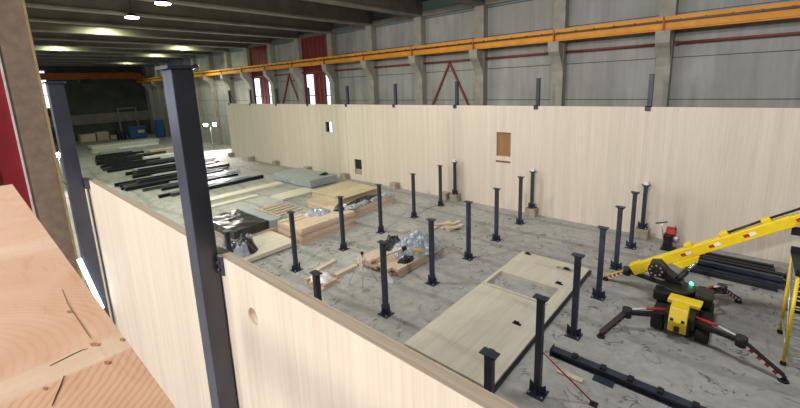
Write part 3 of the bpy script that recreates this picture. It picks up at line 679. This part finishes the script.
# pale boards 6
def board(x0, x1, y0, y1, z0, z1, label, name='timber_board', mat='clt_flat', group='pale boards lying on the floor'):
    return tag(MB(((x0+x1)/2, (y0+y1)/2, z0)).box(x0, x1, y0, y1, z0, z1).build(name, M[mat], None, .006), label, 'board', group)
board(-27.2, -26.3, 9.6, 16.1, 0, .16, 'long pale timber board on the floor behind the black bundle')
board(-23.9, -22.4, 13.5, 16.3, 0, .14, 'short wide pale board in front of the grey wrapped stack')
board(-22.3, -21.2, 16.7, 19.3, 0, .08, 'flat pale board on the floor right of the grey wrapped stack')
board(-25.4, -24.9, 9.9, 13.2, 0, .1, 'narrow pale timber between the long board and the black bundle')
for k in range(5): board(-22.0 + k*.5, -21.88 + k*.5, 10.9, 13.3, 0, .07, 'thin batten on the floor behind the front stacks, %s from the left' % ORD[k], 'batten', 'glulam', 'battens on the floor')
board(-22.4, -19.4, 11.4, 11.55, .07, .13, 'thin batten lying across the row of battens', 'batten', 'glulam', 'battens on the floor')
# stack 7 with silver sheet
t, so = timber_stack('timber_stack', -11.1, -9.4, 10.1, 13.6, 0, .34, 'stack of sawn timbers under silver sheeting in the middle of the floor', 3, 5, GS, jitter=.5, seed=11)
pw = thing('plastic_wrapping', (-10.2, 12.3, .34), 'crumpled silver and black plastic wrapping on the middle timber stack', 'plastic sheet')
m = MB((-10.2, 12.3, .34)); heap(m, -10.15, 12.4, .34, 1.75, 2.4, .5, 2.2, 30, rough=.38); m.build('silver_sheet', M['silver'], pw)
m = MB((-10.2, 12.3, .34)); heap(m, -10.95, 11.75, .34, .9, .8, .5, 5.5, 18, rough=.6); m.build('black_sheet', M['blackfilm'], pw)
m = MB((-10.2, 12.3, .34)); heap(m, -9.72, 11.2, .34, .5, .9, .14, 3.9, 14, rough=.5); m.build('black_sheet', M['blackfilm'], pw)
MB((-10.2, 12.3, .34)).bar((-9.62, 11.5, .60), (-9.36, 11.85, .62), .012, .17, up=(0, -.5, .85)).build('yellow_label', M['yellowlabel'], pw)
m = MB((-10.5, 11, .4)); m.bar((-10.75, 10.2, .39), (-10.0, 11.25, .72), .14, .08); m.bar((-10.0, 11.25, .72), (-9.9, 11.4, .765), .16, .11, mi=1); tag(m.build('timber_plank', [M['plank'], M['black']]), 'sloping plank with a dark end lying over the silver sheet', 'plank')
tag(MB((-11.2, 9.9, .0)).box(-11.55, -11.15, 10.05, 11.7, 0, .3).build('timber_plank', M['plank'], None, .005), 'thick plank at the left side of the middle stack', 'plank')
m = MB((-10.0, 9.95, 0)); heap(m, -9.6, 9.93, 0, .5, .25, .2, 6.6, 14, rough=.6); tag(m.build('plastic_sheet', M['whitefilm']), 'white film at the front end of the middle stack', 'plastic sheet')
# stack 8
t, so = timber_stack('timber_stack', -12.0, -10.95, 7.75, 8.75, 0, .2, 'small bundle of short timbers in white film near the near wall', 2, 6, GS, jitter=.25, seed=13)
m = MB((-11.6, 8.2, .2)); heap(m, -11.55, 8.25, .2, .9, .8, .08, 7.2, 16, rough=.6); tag(m.build('plastic_sheet', M['whitefilm']), 'white film over the small timber bundle', 'plastic sheet')
tag(MB((-12.4, 9, 0)).bar((-12.35, 8.6, .06), (-12.5, 9.75, .06), .2, .12).build('timber_plank', M['plank']), 'left plank on the floor behind the small bundle', 'plank')
tag(MB((-11.2, 9, 0)).bar((-11.4, 8.85, .07), (-11.4, 9.95, .07), .2, .13).build('timber_plank', M['plank']), 'right plank on the floor between small bundle and middle stack', 'plank')
# offcuts 9
for k, (x, y, a, l) in enumerate([(-11.35, 15.9, .1, 1.4), (-10.95, 16.2, .12, 1.5), (-10.55, 16.0, .1, 1.2), (-10.5, 15.8, .5, .8), (-11.2, 15.9, .7, .9)]):
    z = .05 + .085*(k > 2); d_ = Vector((math.sin(a), math.cos(a), 0))*l/2; c_ = Vector((x, y, z))
    tag(MB((x, y, z - .04)).bar(c_ - d_, c_ + d_, .22, .08).build('wood_offcut', M['plank']), 'pale wood offcut in the small pile behind the silver sheet, ' + ['leftmost', 'middle, longest', 'rightmost of the lower three', 'upper one at the right', 'upper one lying across'][k], 'wood', 'offcuts behind the silver sheet')
# tripod
o = (-10.0, 9.05, 0); tp = thing('tripod', o, 'thin dark survey tripod standing beside the middle timber stack', 'tripod'); AP = Vector((-10.0, 9.05, 1.32))
for f in ((-9.64, 8.66, 0), (-10.55, 8.78, 0), (-9.9, 9.65, 0)): MB(o).cyl(AP, f, .016, .010, n=8).build('leg', M['alu'], tp)
MB(o).cyl(AP - Vector((0, 0, .02)), AP + Vector((0, 0, .05)), .06).build('head', M['black'], tp)
MB(o).cyl(AP, AP - Vector((0, 0, .5)), .015).build('centre_post', M['alu'], tp)

# ------------------------------------------------------------------ steel beams laid out at the left, lying along Y
rng = random.Random(21)
def ibeam(x, y0, y1, z, w, h, mat):
    oo = (x, (y0+y1)/2, z); m = MB(oo)
    m.box(x - w/2, x + w/2, y0, y1, z, z + .03).box(x - .02, x + .02, y0, y1, z + .03, z + h - .03).box(x - w/2, x + w/2, y0, y1, z + h - .03, z + h)
    m.box(x - w/2 - .02, x + w/2 + .02, y0 - .02, y0, z, z + h).box(x - w/2 - .02, x + w/2 + .02, y1, y1 + .02, z, z + h)
    return m.build('steel_beam', M[mat])
piles = [('the first pile behind the black bundle', 'near', [(-30.0, 11.0, 16.4), (-30.7, 8.7, 10.6), (-30.4, 9.4, 12.0)]),
         ('the second pile from the timber stacks', 'second', [(-32.9, 9.6, 15.6), (-33.4, 9.8, 15.8), (-33.9, 8.6, 14.0)]),
         ('the long third pile left of the tall column', 'third', [(-35.4, 7.8, 15.5), (-36.0, 7.7, 13.4), (-36.6, 8.0, 16.5), (-37.2, 7.9, 15.0), (-37.8, 7.7, 17.2)]),
         ('the fourth pile of long dark beams', 'fourth', [(-40.2, 9.6, 17.0), (-40.9, 9.8, 17.6), (-41.6, 10.0, 17.4), (-42.3, 9.6, 15.0)]),
         ('the jumbled fifth pile of dark beams', 'fifth', [(-45.6, 8.9, 17.0), (-46.3, 9.0, 15.5), (-47.0, 8.8, 16.8), (-47.8, 9.2, 17.2), (-48.7, 9.0, 14.5), (-49.6, 9.4, 13.0)]),
         ('the jumbled sixth pile near the pale sheets', 'sixth', [(-51.5, 9.2, 16.0), (-52.7, 9.5, 15.0), (-54.0, 9.6, 16.8), (-55.4, 9.9, 14.0), (-57.0, 10.2, 15.2), (-58.8, 10.6, 14.4)])]
for name, sh, items in piles:
    for k, (x, y0, y1) in enumerate(items):
        w = rng.uniform(.22, .32); h = rng.uniform(.22, .3)
        ib = tag(ibeam(x, y0, y1, 0, w, h, 'steelgrey' if k % 3 == 2 else 'black_steel'), '%s steel beam lying in %s, %s from the right' % ('grey' if k % 3 == 2 else 'black', name, ORD[k]), 'steel beam', 'steel beams laid out in rows at the left')
        ib.rotation_euler.z = rng.uniform(-.012, .012)
for k, (x, y0, y1, z, w, h) in enumerate([(-46.65, 9.6, 12.4, .32, .95, .22), (-48.2, 9.4, 11.6, .32, 1.1, .24), (-52.1, 9.6, 12.0, .32, 1.45, .25), (-54.7, 10.2, 12.8, .32, 1.6, .25), (-36.3, 9.0, 12.5, .32, .8, .2), (-41.2, 10.4, 14.5, .32, .9, .2)]):
    t = thing('steel_frame', (x, (y0+y1)/2, z - .02), 'dark steel frame lying across the beams of the left piles, %s from the camera side' % ORD[[2, 3, 4, 5, 0, 1][k]], 'steel frame', 'steel frames on the left piles')
    oo = t.location.copy()
    for xx in (x - w/2, x + w/2): MB(oo).box(xx - .07, xx + .07, y0, y1, z - .02, z + h).build('side_member', M['black_steel'], t)
    for f in (0, .33, .66, 1): MB(oo).box(x - w/2 + .07, x + w/2 - .07, y0 + (y1-y0)*f - .06, y0 + (y1-y0)*f + .06, z - .02, z + .12).build('cross_member', M['black_steel'], t)
sheets = [(-31.6, 10.6, 16.0, .9, .16, 'silver', 'long silver-wrapped bundle next to the first beam pile'),
          (-34.6, 10.8, 16.6, .7, .18, 'silver', 'silver-wrapped bundle between second and third beam pile'),
          (-38.9, 10.8, 17.0, 1.0, .2, 'greywrap', 'grey-wrapped long bundle between third and fourth beam pile'),
          (-43.6, 10.6, 18.2, 1.1, .22, 'greywrap', 'grey-wrapped long bundle between fourth and fifth beam pile'),
          (-50.6, 13.4, 19.6, .9, .3, 'whitefilm', 'white-wrapped bundle between fifth and sixth beam pile'),
          (-60.9, 11.4, 18.8, 1.3, .22, 'greywrap', 'pale grey wrapped bundle behind the sixth beam pile')]
for k, (x, y0, y1, w, h, mt, lb) in enumerate(sheets):
    m = MB((x, (y0+y1)/2, 0)); wrapped(m, x - w/2, x + w/2, y0, y1, 0, h, .03, 11 + k, 16); tag(m.build('wrapped_bundle', M[mt]), lb, 'bundle')
for k, (x, y0, y1, w, h) in enumerate([(-65.2, 11.6, 19.2, 2.2, .3), (-69.5, 12.0, 20.6, 2.6, .35)]):
    board(x - w/2, x + w/2, y0, y1, 0, h, ['long white-topped timber panel on the floor behind the beam piles', 'farthest long white panel on the floor near the blue box'][k], 'long_panel', 'white', 'long pale panels at the far left')
for k, (x, y0, y1) in enumerate([(-62.9, 10.9, 14.0), (-56.2, 15.6, 18.6)]):
    board(x - .7, x + .7, y0, y1, 0, .3, ['small pale timber pack behind the sixth beam pile', 'small pale timber pack between the far beam piles'][k], 'timber_pack', 'plank', 'small timber packs at the far left')
# far end: crates, blue box, rack
def crate(x0, x1, y0, y1, z1, label, mat='plank'):
    oo = ((x0+x1)/2, (y0+y1)/2, 0); t = thing('crate', oo, label, 'crate', 'crates at the dark end of the hall')
    MB(oo).box(x0, x1, y0, y1, .12, z1).build('box', M[mat], t)
    for y in (y0 + .1, (y0+y1)/2, y1 - .1): MB(oo).box(x0, x1, y - .08, y + .08, 0, .12).build('pallet_runner', M['glulam'], t)
crate(-80.5, -78.6, 12.7, 14.6, 1.3, 'pale low crate at the left, against the dark end wall')
crate(-80.3, -78.5, 14.8, 16.4, 1.45, 'pale crate second from the left against the dark end wall')
crate(-80.2, -78.6, 16.6, 17.6, .7, 'low dark crate between the pale crates and the blue box', 'glulam')
o = (-77.3, 20.2, 0); bx = thing('blue_container', o, 'bright blue container with a yellow label at the dark far end', 'container')
MB(o).box(-78.3, -76.4, 19.0, 21.3, .1, 1.75).build('body', M['blue'], bx, .06); MB(o).box(-78.4, -76.3, 18.9, 21.4, 1.75, 1.95).build('lid', M['blue'], bx, .04)
MB(o).box(-76.4, -76.37, 20.1, 21.0, .95, 1.4).build('label_plate', M['yellowlabel'], bx)
for y in (19.3, 21.0): MB(o).box(-78.2, -76.5, y - .1, y + .1, 0, .1).build('skid', M['black'], bx)
o = (-77.4, 17.9, 0); gb = thing('gas_bottle_rack', o, 'dark bottles in a low rack left of the blue container', 'gas bottles')
for y in (17.4, 17.85, 18.3):
    b_ = MB(o).cyl((-77.4, y, .05), (-77.4, y, 1.25), .18).cyl((-77.4, y, 1.25), (-77.4, y, 1.5), .18, .06).build('bottle', M['black_steel'], gb)
MB(o).box(-77.65, -77.15, 17.1, 18.6, 0, .05).build('rack_base', M['black_steel'], gb)
o = (-81.5, 20.2, 0); fr = thing('metal_rack', o, 'pale metal frame standing behind the blue container', 'frame')
for y in (18.9, 21.6): MB(o).box(-81.6, -81.4, y - .12, y + .12, 0, 5.1).build('upright', M['beamconc'], fr)
for z in (.4, 5.0): MB(o).box(-81.6, -81.4, 18.9, 21.6, z - .12, z + .12).build('cross_bar', M['beamconc'], fr)
o = (-74.5, 22.8, 0); b2 = thing('blue_cabinet', o, 'tall blue cabinet beside the far wall pillars', 'cabinet')
MB(o).box(-75.2, -73.8, 22.3, 23.3, .08, 2.9).build('body', M['blue'], b2, .03); MB(o).box(-75.2, -73.8, 22.35, 23.2, 0, .08).build('plinth', M['black'], b2)
MB(o).box(-73.8, -73.77, 22.35, 23.25, .15, 2.8).build('door', M['blue'], b2)

# ------------------------------------------------------------------ lamps
def area(name, loc, size, power, color, target, parent=None, spread=math.pi):
    l = bpy.data.lights.new(name, 'AREA'); l.shape = 'DISK'; l.size = size; l.energy = power; l.color = color; l.spread = spread
    ob = bpy.data.objects.new(name, l); COL.objects.link(ob); ob.location = loc
    ob.rotation_euler = (Vector(target) - Vector(loc)).to_track_quat('-Z', 'Y').to_euler(); return ob
def ceiling_lamp(x, y, power, color, label, lens, size=.5, dz=0):
    o = (x, y, 11.86 + dz); t = thing('ceiling_lamp', o, label, 'lamp', 'round ceiling lamps')
    Z = 11.86 + dz
    MB(o).cyl((x, y, Z + .04), (x, y, Z + .24), .38, .18, n=24).cyl((x, y, Z + .24), (x, y, Z + .28), .05).build('housing', M['black_steel'], t)
    MB(o).cyl((x, y, Z), (x, y, Z + .04), .36, n=24).build('lens', M[lens], t)
    MB(o).cyl((x, y, Z + .26), (x, y, 13.2), .02, n=8).build('hanger', M['black_steel'], t)
    if power: area('lamp_or_fill_light', (x, y, Z - .02), size, power, color, (x, y, 0))
WARM = (1, .95, .86); GREEN = (.88, 1, .62)
bx_ = lambda k: PILX[k] + 2.56
ceiling_lamp(-23.75 + .55, 8.15, 700, (.97, 1, .80), 'lit ceiling lamp nearest the camera, top of the picture', 'lens_warm')
ceiling_lamp(-28.7 + .4, 8.1, 700, (.95, 1, .76), 'lit ceiling lamp second nearest the camera', 'lens_warm')
ceiling_lamp(-38.2, 9.0, 420, GREEN, 'dim ceiling lamp in the near row, third along', 'lens_dim', dz=.85)
ceiling_lamp(-53.6, 8.3, 380, GREEN, 'dim ceiling lamp in the near row, farthest along', 'lens_dim', dz=.85)
ceiling_lamp(-48.5, 18.6, 380, GREEN, 'dim greenish ceiling lamp in the far row, nearest', 'lens_dim', dz=.85)
ceiling_lamp(-58.8, 19.2, 260, GREEN, 'dim greenish ceiling lamp in the far row, second', 'lens_dim', dz=.85)
ceiling_lamp(-74.1, 19.8, 150, GREEN, 'dim greenish ceiling lamp in the far row, farthest', 'lens_dim', dz=.85)
ceiling_lamp(-51.8, 20.9, 250, WARM, 'bright low-hung lamp just right of the tall near column top', 'lens_warm', dz=-1.4)
# lights outside the frame: lamps read from shadows, row lamps and added fill
area('lamp_or_fill_light', (-4.6, -14, 11.8), .6, 2450, (1, .93, .89), (-4.5, 14, 3))
area('lamp_or_fill_light', (-14, -14, 11.8), .6, 1250, WARM, (-9, 18, 3))
area('lamp_or_fill_light', (-27, -1.0, 11.2), .6, 520, WARM, (-12, 8, 0))
area('lamp_or_fill_light', (-12, 8.1, 11.84), 1.2, 430, WARM, (-12, 16, 1))  # added wash aimed at the far timber wall
area('lamp_or_fill_light', (-1.5, 10.0, 11.84), 1.2, 470, (.97, .98, 1), (-1.5, 18, 1))  # second added wash for the far timber wall
area('lamp_or_fill_light', (-2.5, -4.0, 11.84), .8, 330, (1, .93, .88), (-2.0, 0, 5))  # added fill to brighten the foreground platform
area('lamp_or_fill_light', (7, 8.1, 11.84), 1.2, 400, (.95, .98, 1), (5, 15, 0))
area('lamp_or_fill_light', (-13, 16.0, 11.84), 1.2, 250, WARM, (-13, 17.5, 0))  # added fill close to the far timber wall

def floodlight(x, y, h, heads, label, power):
    o = (x, y, 0); t = thing('work_light', o, label, 'work light', 'floodlights on tripods')
    for a in (0.5, 2.6, 4.7): MB(o).cyl((x, y, .75), (x + .6*math.cos(a), y + .6*math.sin(a), 0), .025, n=8).build('leg', M['black_steel'], t)
    MB(o).cyl((x, y, .7), (x, y, h - .2), .03, n=10).build('pole', M['alu'], t)
    c = Vector((0, 0, 6)) - Vector((x, y, h)); c.z = 0; c.normalize(); s = Vector((-c.y, c.x, 0))
    if heads > 1: MB(o).bar(Vector((x, y, h - .2)) - s*.55, Vector((x, y, h - .2)) + s*.55, .05, .05).build('cross_bar', M['alu'], t)
    for k in range(heads):
        q = Vector((x, y, h)) + s*((k - (heads-1)/2)*1.0)
        hd = MB(o).bar(q - c*.12, q, .46, .38).build('lamp_head', M['black_steel'], t)
        MB(o).bar(q + c*.002, q + c*.02, .40, .32).build('lamp_glass', M['flood'], hd)
        area('flood_light', q + c*.06, .35, power, (1, .95, .9), q + c*10 - Vector((0, 0, 1.5)))
floodlight(-40.0, 4.84, 2.92, 1, 'bright single floodlight on a tripod between brown pillar and navy column', 300)
floodlight(-50.2, 21.1, 3.25, 2, 'bright double floodlight on a tripod beyond the left end of the far timber wall', 450)

# ------------------------------------------------------------------ foreground: brown pillar, timber platform, added bright strip
o = (-13.8, 1.2, 0); bp_ = thing('brown_pillar', o, 'broad brown mottled pillar at the left edge in front of the red door', 'pillar')
MB(o).box(-14.1, -13.5, .95, 1.545, 0, 13.15).build('shaft', M['brownpost'], bp_)
MB(o).box(-13.9, -13.48, 1.55, 1.605, 0, 13.15).build('edge_strip', M['tan'], bp_)
MB(o).box(-13.6, -13.47, .92, .955, 0, 13.15).build('white_trim', M['white'], bp_)
DZ = 6.88
o = (-.7, .03, 0); dk = thing('timber_platform', o, 'broad orange-brown timber surface with cracks and knots in the foreground, bottom left', 'platform')
deck = MB(o).box(-2.92, 1.5, -.07, .142, DZ - .12, DZ).build('deck', M['deck'], dk)
def flat_shape(name, pts, mat):
    m = MB(o); m.prism([(x, y, DZ) for x, y in pts], (0, 0, .0012)); return m.build(name, M[mat], deck)
def crackline(pts, w):
    L, R_ = [], []
    for i, (x, y) in enumerate(pts):
        a = Vector(pts[max(0, i-1)]); b = Vector(pts[min(len(pts)-1, i+1)]); d_ = (b - a).normalized(); n_ = Vector((-d_.y, d_.x)); ww_ = w*.4*(1 if 0 < i < len(pts)-1 else .15)
        L.append((x + n_.x*ww_, y + n_.y*ww_)); R_.append((x - n_.x*ww_, y - n_.y*ww_))
    flat_shape('crack', L + R_[::-1], 'darkcrack')
crackline([(-0.8458, 0.0355), (-0.8491, 0.052), (-0.8525, 0.0692), (-0.8534, 0.0822), (-0.8496, 0.0888)], 0.0012100000000000001)
crackline([(-0.7951, 0.0467), (-0.7682, 0.0378), (-0.7487, 0.0303), (-0.7277, 0.0228)], 0.0012100000000000001)
crackline([(-1.1742, 0.099), (-1.0751, 0.095), (-0.9826, 0.0969), (-0.8872, 0.0989)], 0.00055)
flat_shape('knot', [(-0.7718, 0.1051), (-0.7698, 0.1042), (-0.769, 0.1028), (-0.7697, 0.1012), (-0.7715, 0.0996), (-0.7743, 0.0984), (-0.7775, 0.0979), (-0.7804, 0.0981), (-0.7825, 0.0989), (-0.7833, 0.1003), (-0.7827, 0.102), (-0.7808, 0.1036), (-0.7779, 0.1048), (-0.7747, 0.1052)], 'knot')
flat_shape('knot', [(-0.7786, 0.0239), (-0.777, 0.0234), (-0.7764, 0.0226), (-0.7768, 0.0214), (-0.7782, 0.0203), (-0.7803, 0.0193), (-0.7827, 0.0188), (-0.785, 0.0188), (-0.7866, 0.0192), (-0.7873, 0.0201), (-0.7868, 0.0213), (-0.7854, 0.0224), (-0.7833, 0.0234), (-0.7809, 0.0239)], 'knot')
flat_shape('knot', [(-0.846, 0.106), (-0.8439, 0.1048), (-0.8437, 0.1027), (-0.8454, 0.1001), (-0.8486, 0.0974), (-0.8529, 0.0952), (-0.8573, 0.094), (-0.8609, 0.094), (-0.8632, 0.0951), (-0.8635, 0.0973), (-0.8618, 0.0999), (-0.8584, 0.1027), (-0.8541, 0.1048), (-0.8497, 0.106)], 'knot')
flat_shape('knot', [(-0.8267, 0.1399), (-0.8248, 0.139), (-0.8239, 0.1377), (-0.8244, 0.1362), (-0.826, 0.1349), (-0.8286, 0.1339), (-0.8315, 0.1335), (-0.8343, 0.1338), (-0.8364, 0.1347), (-0.8373, 0.136), (-0.8369, 0.1375), (-0.8352, 0.1389), (-0.8325, 0.1398), (-0.8295, 0.1402)], 'knot')
flat_shape('knot', [(-1.0296, 0.0965), (-1.0274, 0.0957), (-1.0268, 0.0941), (-1.0278, 0.0922), (-1.0303, 0.0903), (-1.0336, 0.0887), (-1.0373, 0.0878), (-1.0405, 0.0878), (-1.0427, 0.0887), (-1.0434, 0.0902), (-1.0424, 0.0921), (-1.0399, 0.0941), (-1.0365, 0.0957), (-1.0328, 0.0965)], 'knot')
for x in (.35, 1.4): MB(o).box(x - .05, x + .05, -.02, .08, 0, DZ - .12).build('post', M['black_steel'], dk)
o2_ = (-8.17, 1.19, 0); tl = thing('added_bright_strip', o2_, 'slim bright white added strip leaning beside the foot of the left navy column', 'lamp')  # glowing strip and stand added for a bright streak of unknown source
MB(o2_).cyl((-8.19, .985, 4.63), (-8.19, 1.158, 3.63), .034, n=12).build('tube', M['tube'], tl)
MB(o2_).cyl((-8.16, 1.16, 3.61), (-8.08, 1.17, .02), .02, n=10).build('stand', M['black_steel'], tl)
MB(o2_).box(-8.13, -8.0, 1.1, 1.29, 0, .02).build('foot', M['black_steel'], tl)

# ------------------------------------------------------------------ world, camera, view
sc = bpy.context.scene
w = bpy.data.worlds.new('world'); sc.world = w; w.use_nodes = True
w.node_tree.nodes['Background'].inputs[0].default_value = (.8, .9, 1, 1); w.node_tree.nodes['Background'].inputs[1].default_value = .3
cam = bpy.data.cameras.new('camera'); co = bpy.data.objects.new('camera', cam); COL.objects.link(co); sc.camera = co
yaw, pitch, roll = -7.36424153e-01, 1.94993953e-01, -3.81994202e-02
f = Vector((math.sin(yaw)*math.cos(pitch), math.cos(yaw)*math.cos(pitch), -math.sin(pitch)))
r = Vector((math.cos(yaw), -math.sin(yaw), 0)); u = r.cross(f)
r2 = r*math.cos(roll) + u*math.sin(roll); u2 = -r*math.sin(roll) + u*math.cos(roll)
mt = Matrix((r2, u2, -f)).transposed().to_4x4(); mt.translation = Vector((0, 0, 7.33)); co.matrix_world = mt
cam.sensor_fit = 'HORIZONTAL'; cam.sensor_width = 36; cam.lens = 391.99/800*36
cam.shift_x = (400 - 394.96)/800; cam.shift_y = (161.87 - 204)/800; cam.clip_end = 300; cam.clip_start = .02
sc.view_settings.view_transform = 'Standard'; sc.view_settings.look = 'None'; sc.view_settings.gamma = 1; sc.view_settings.exposure = .08; sc.view_settings.use_curve_mapping = False
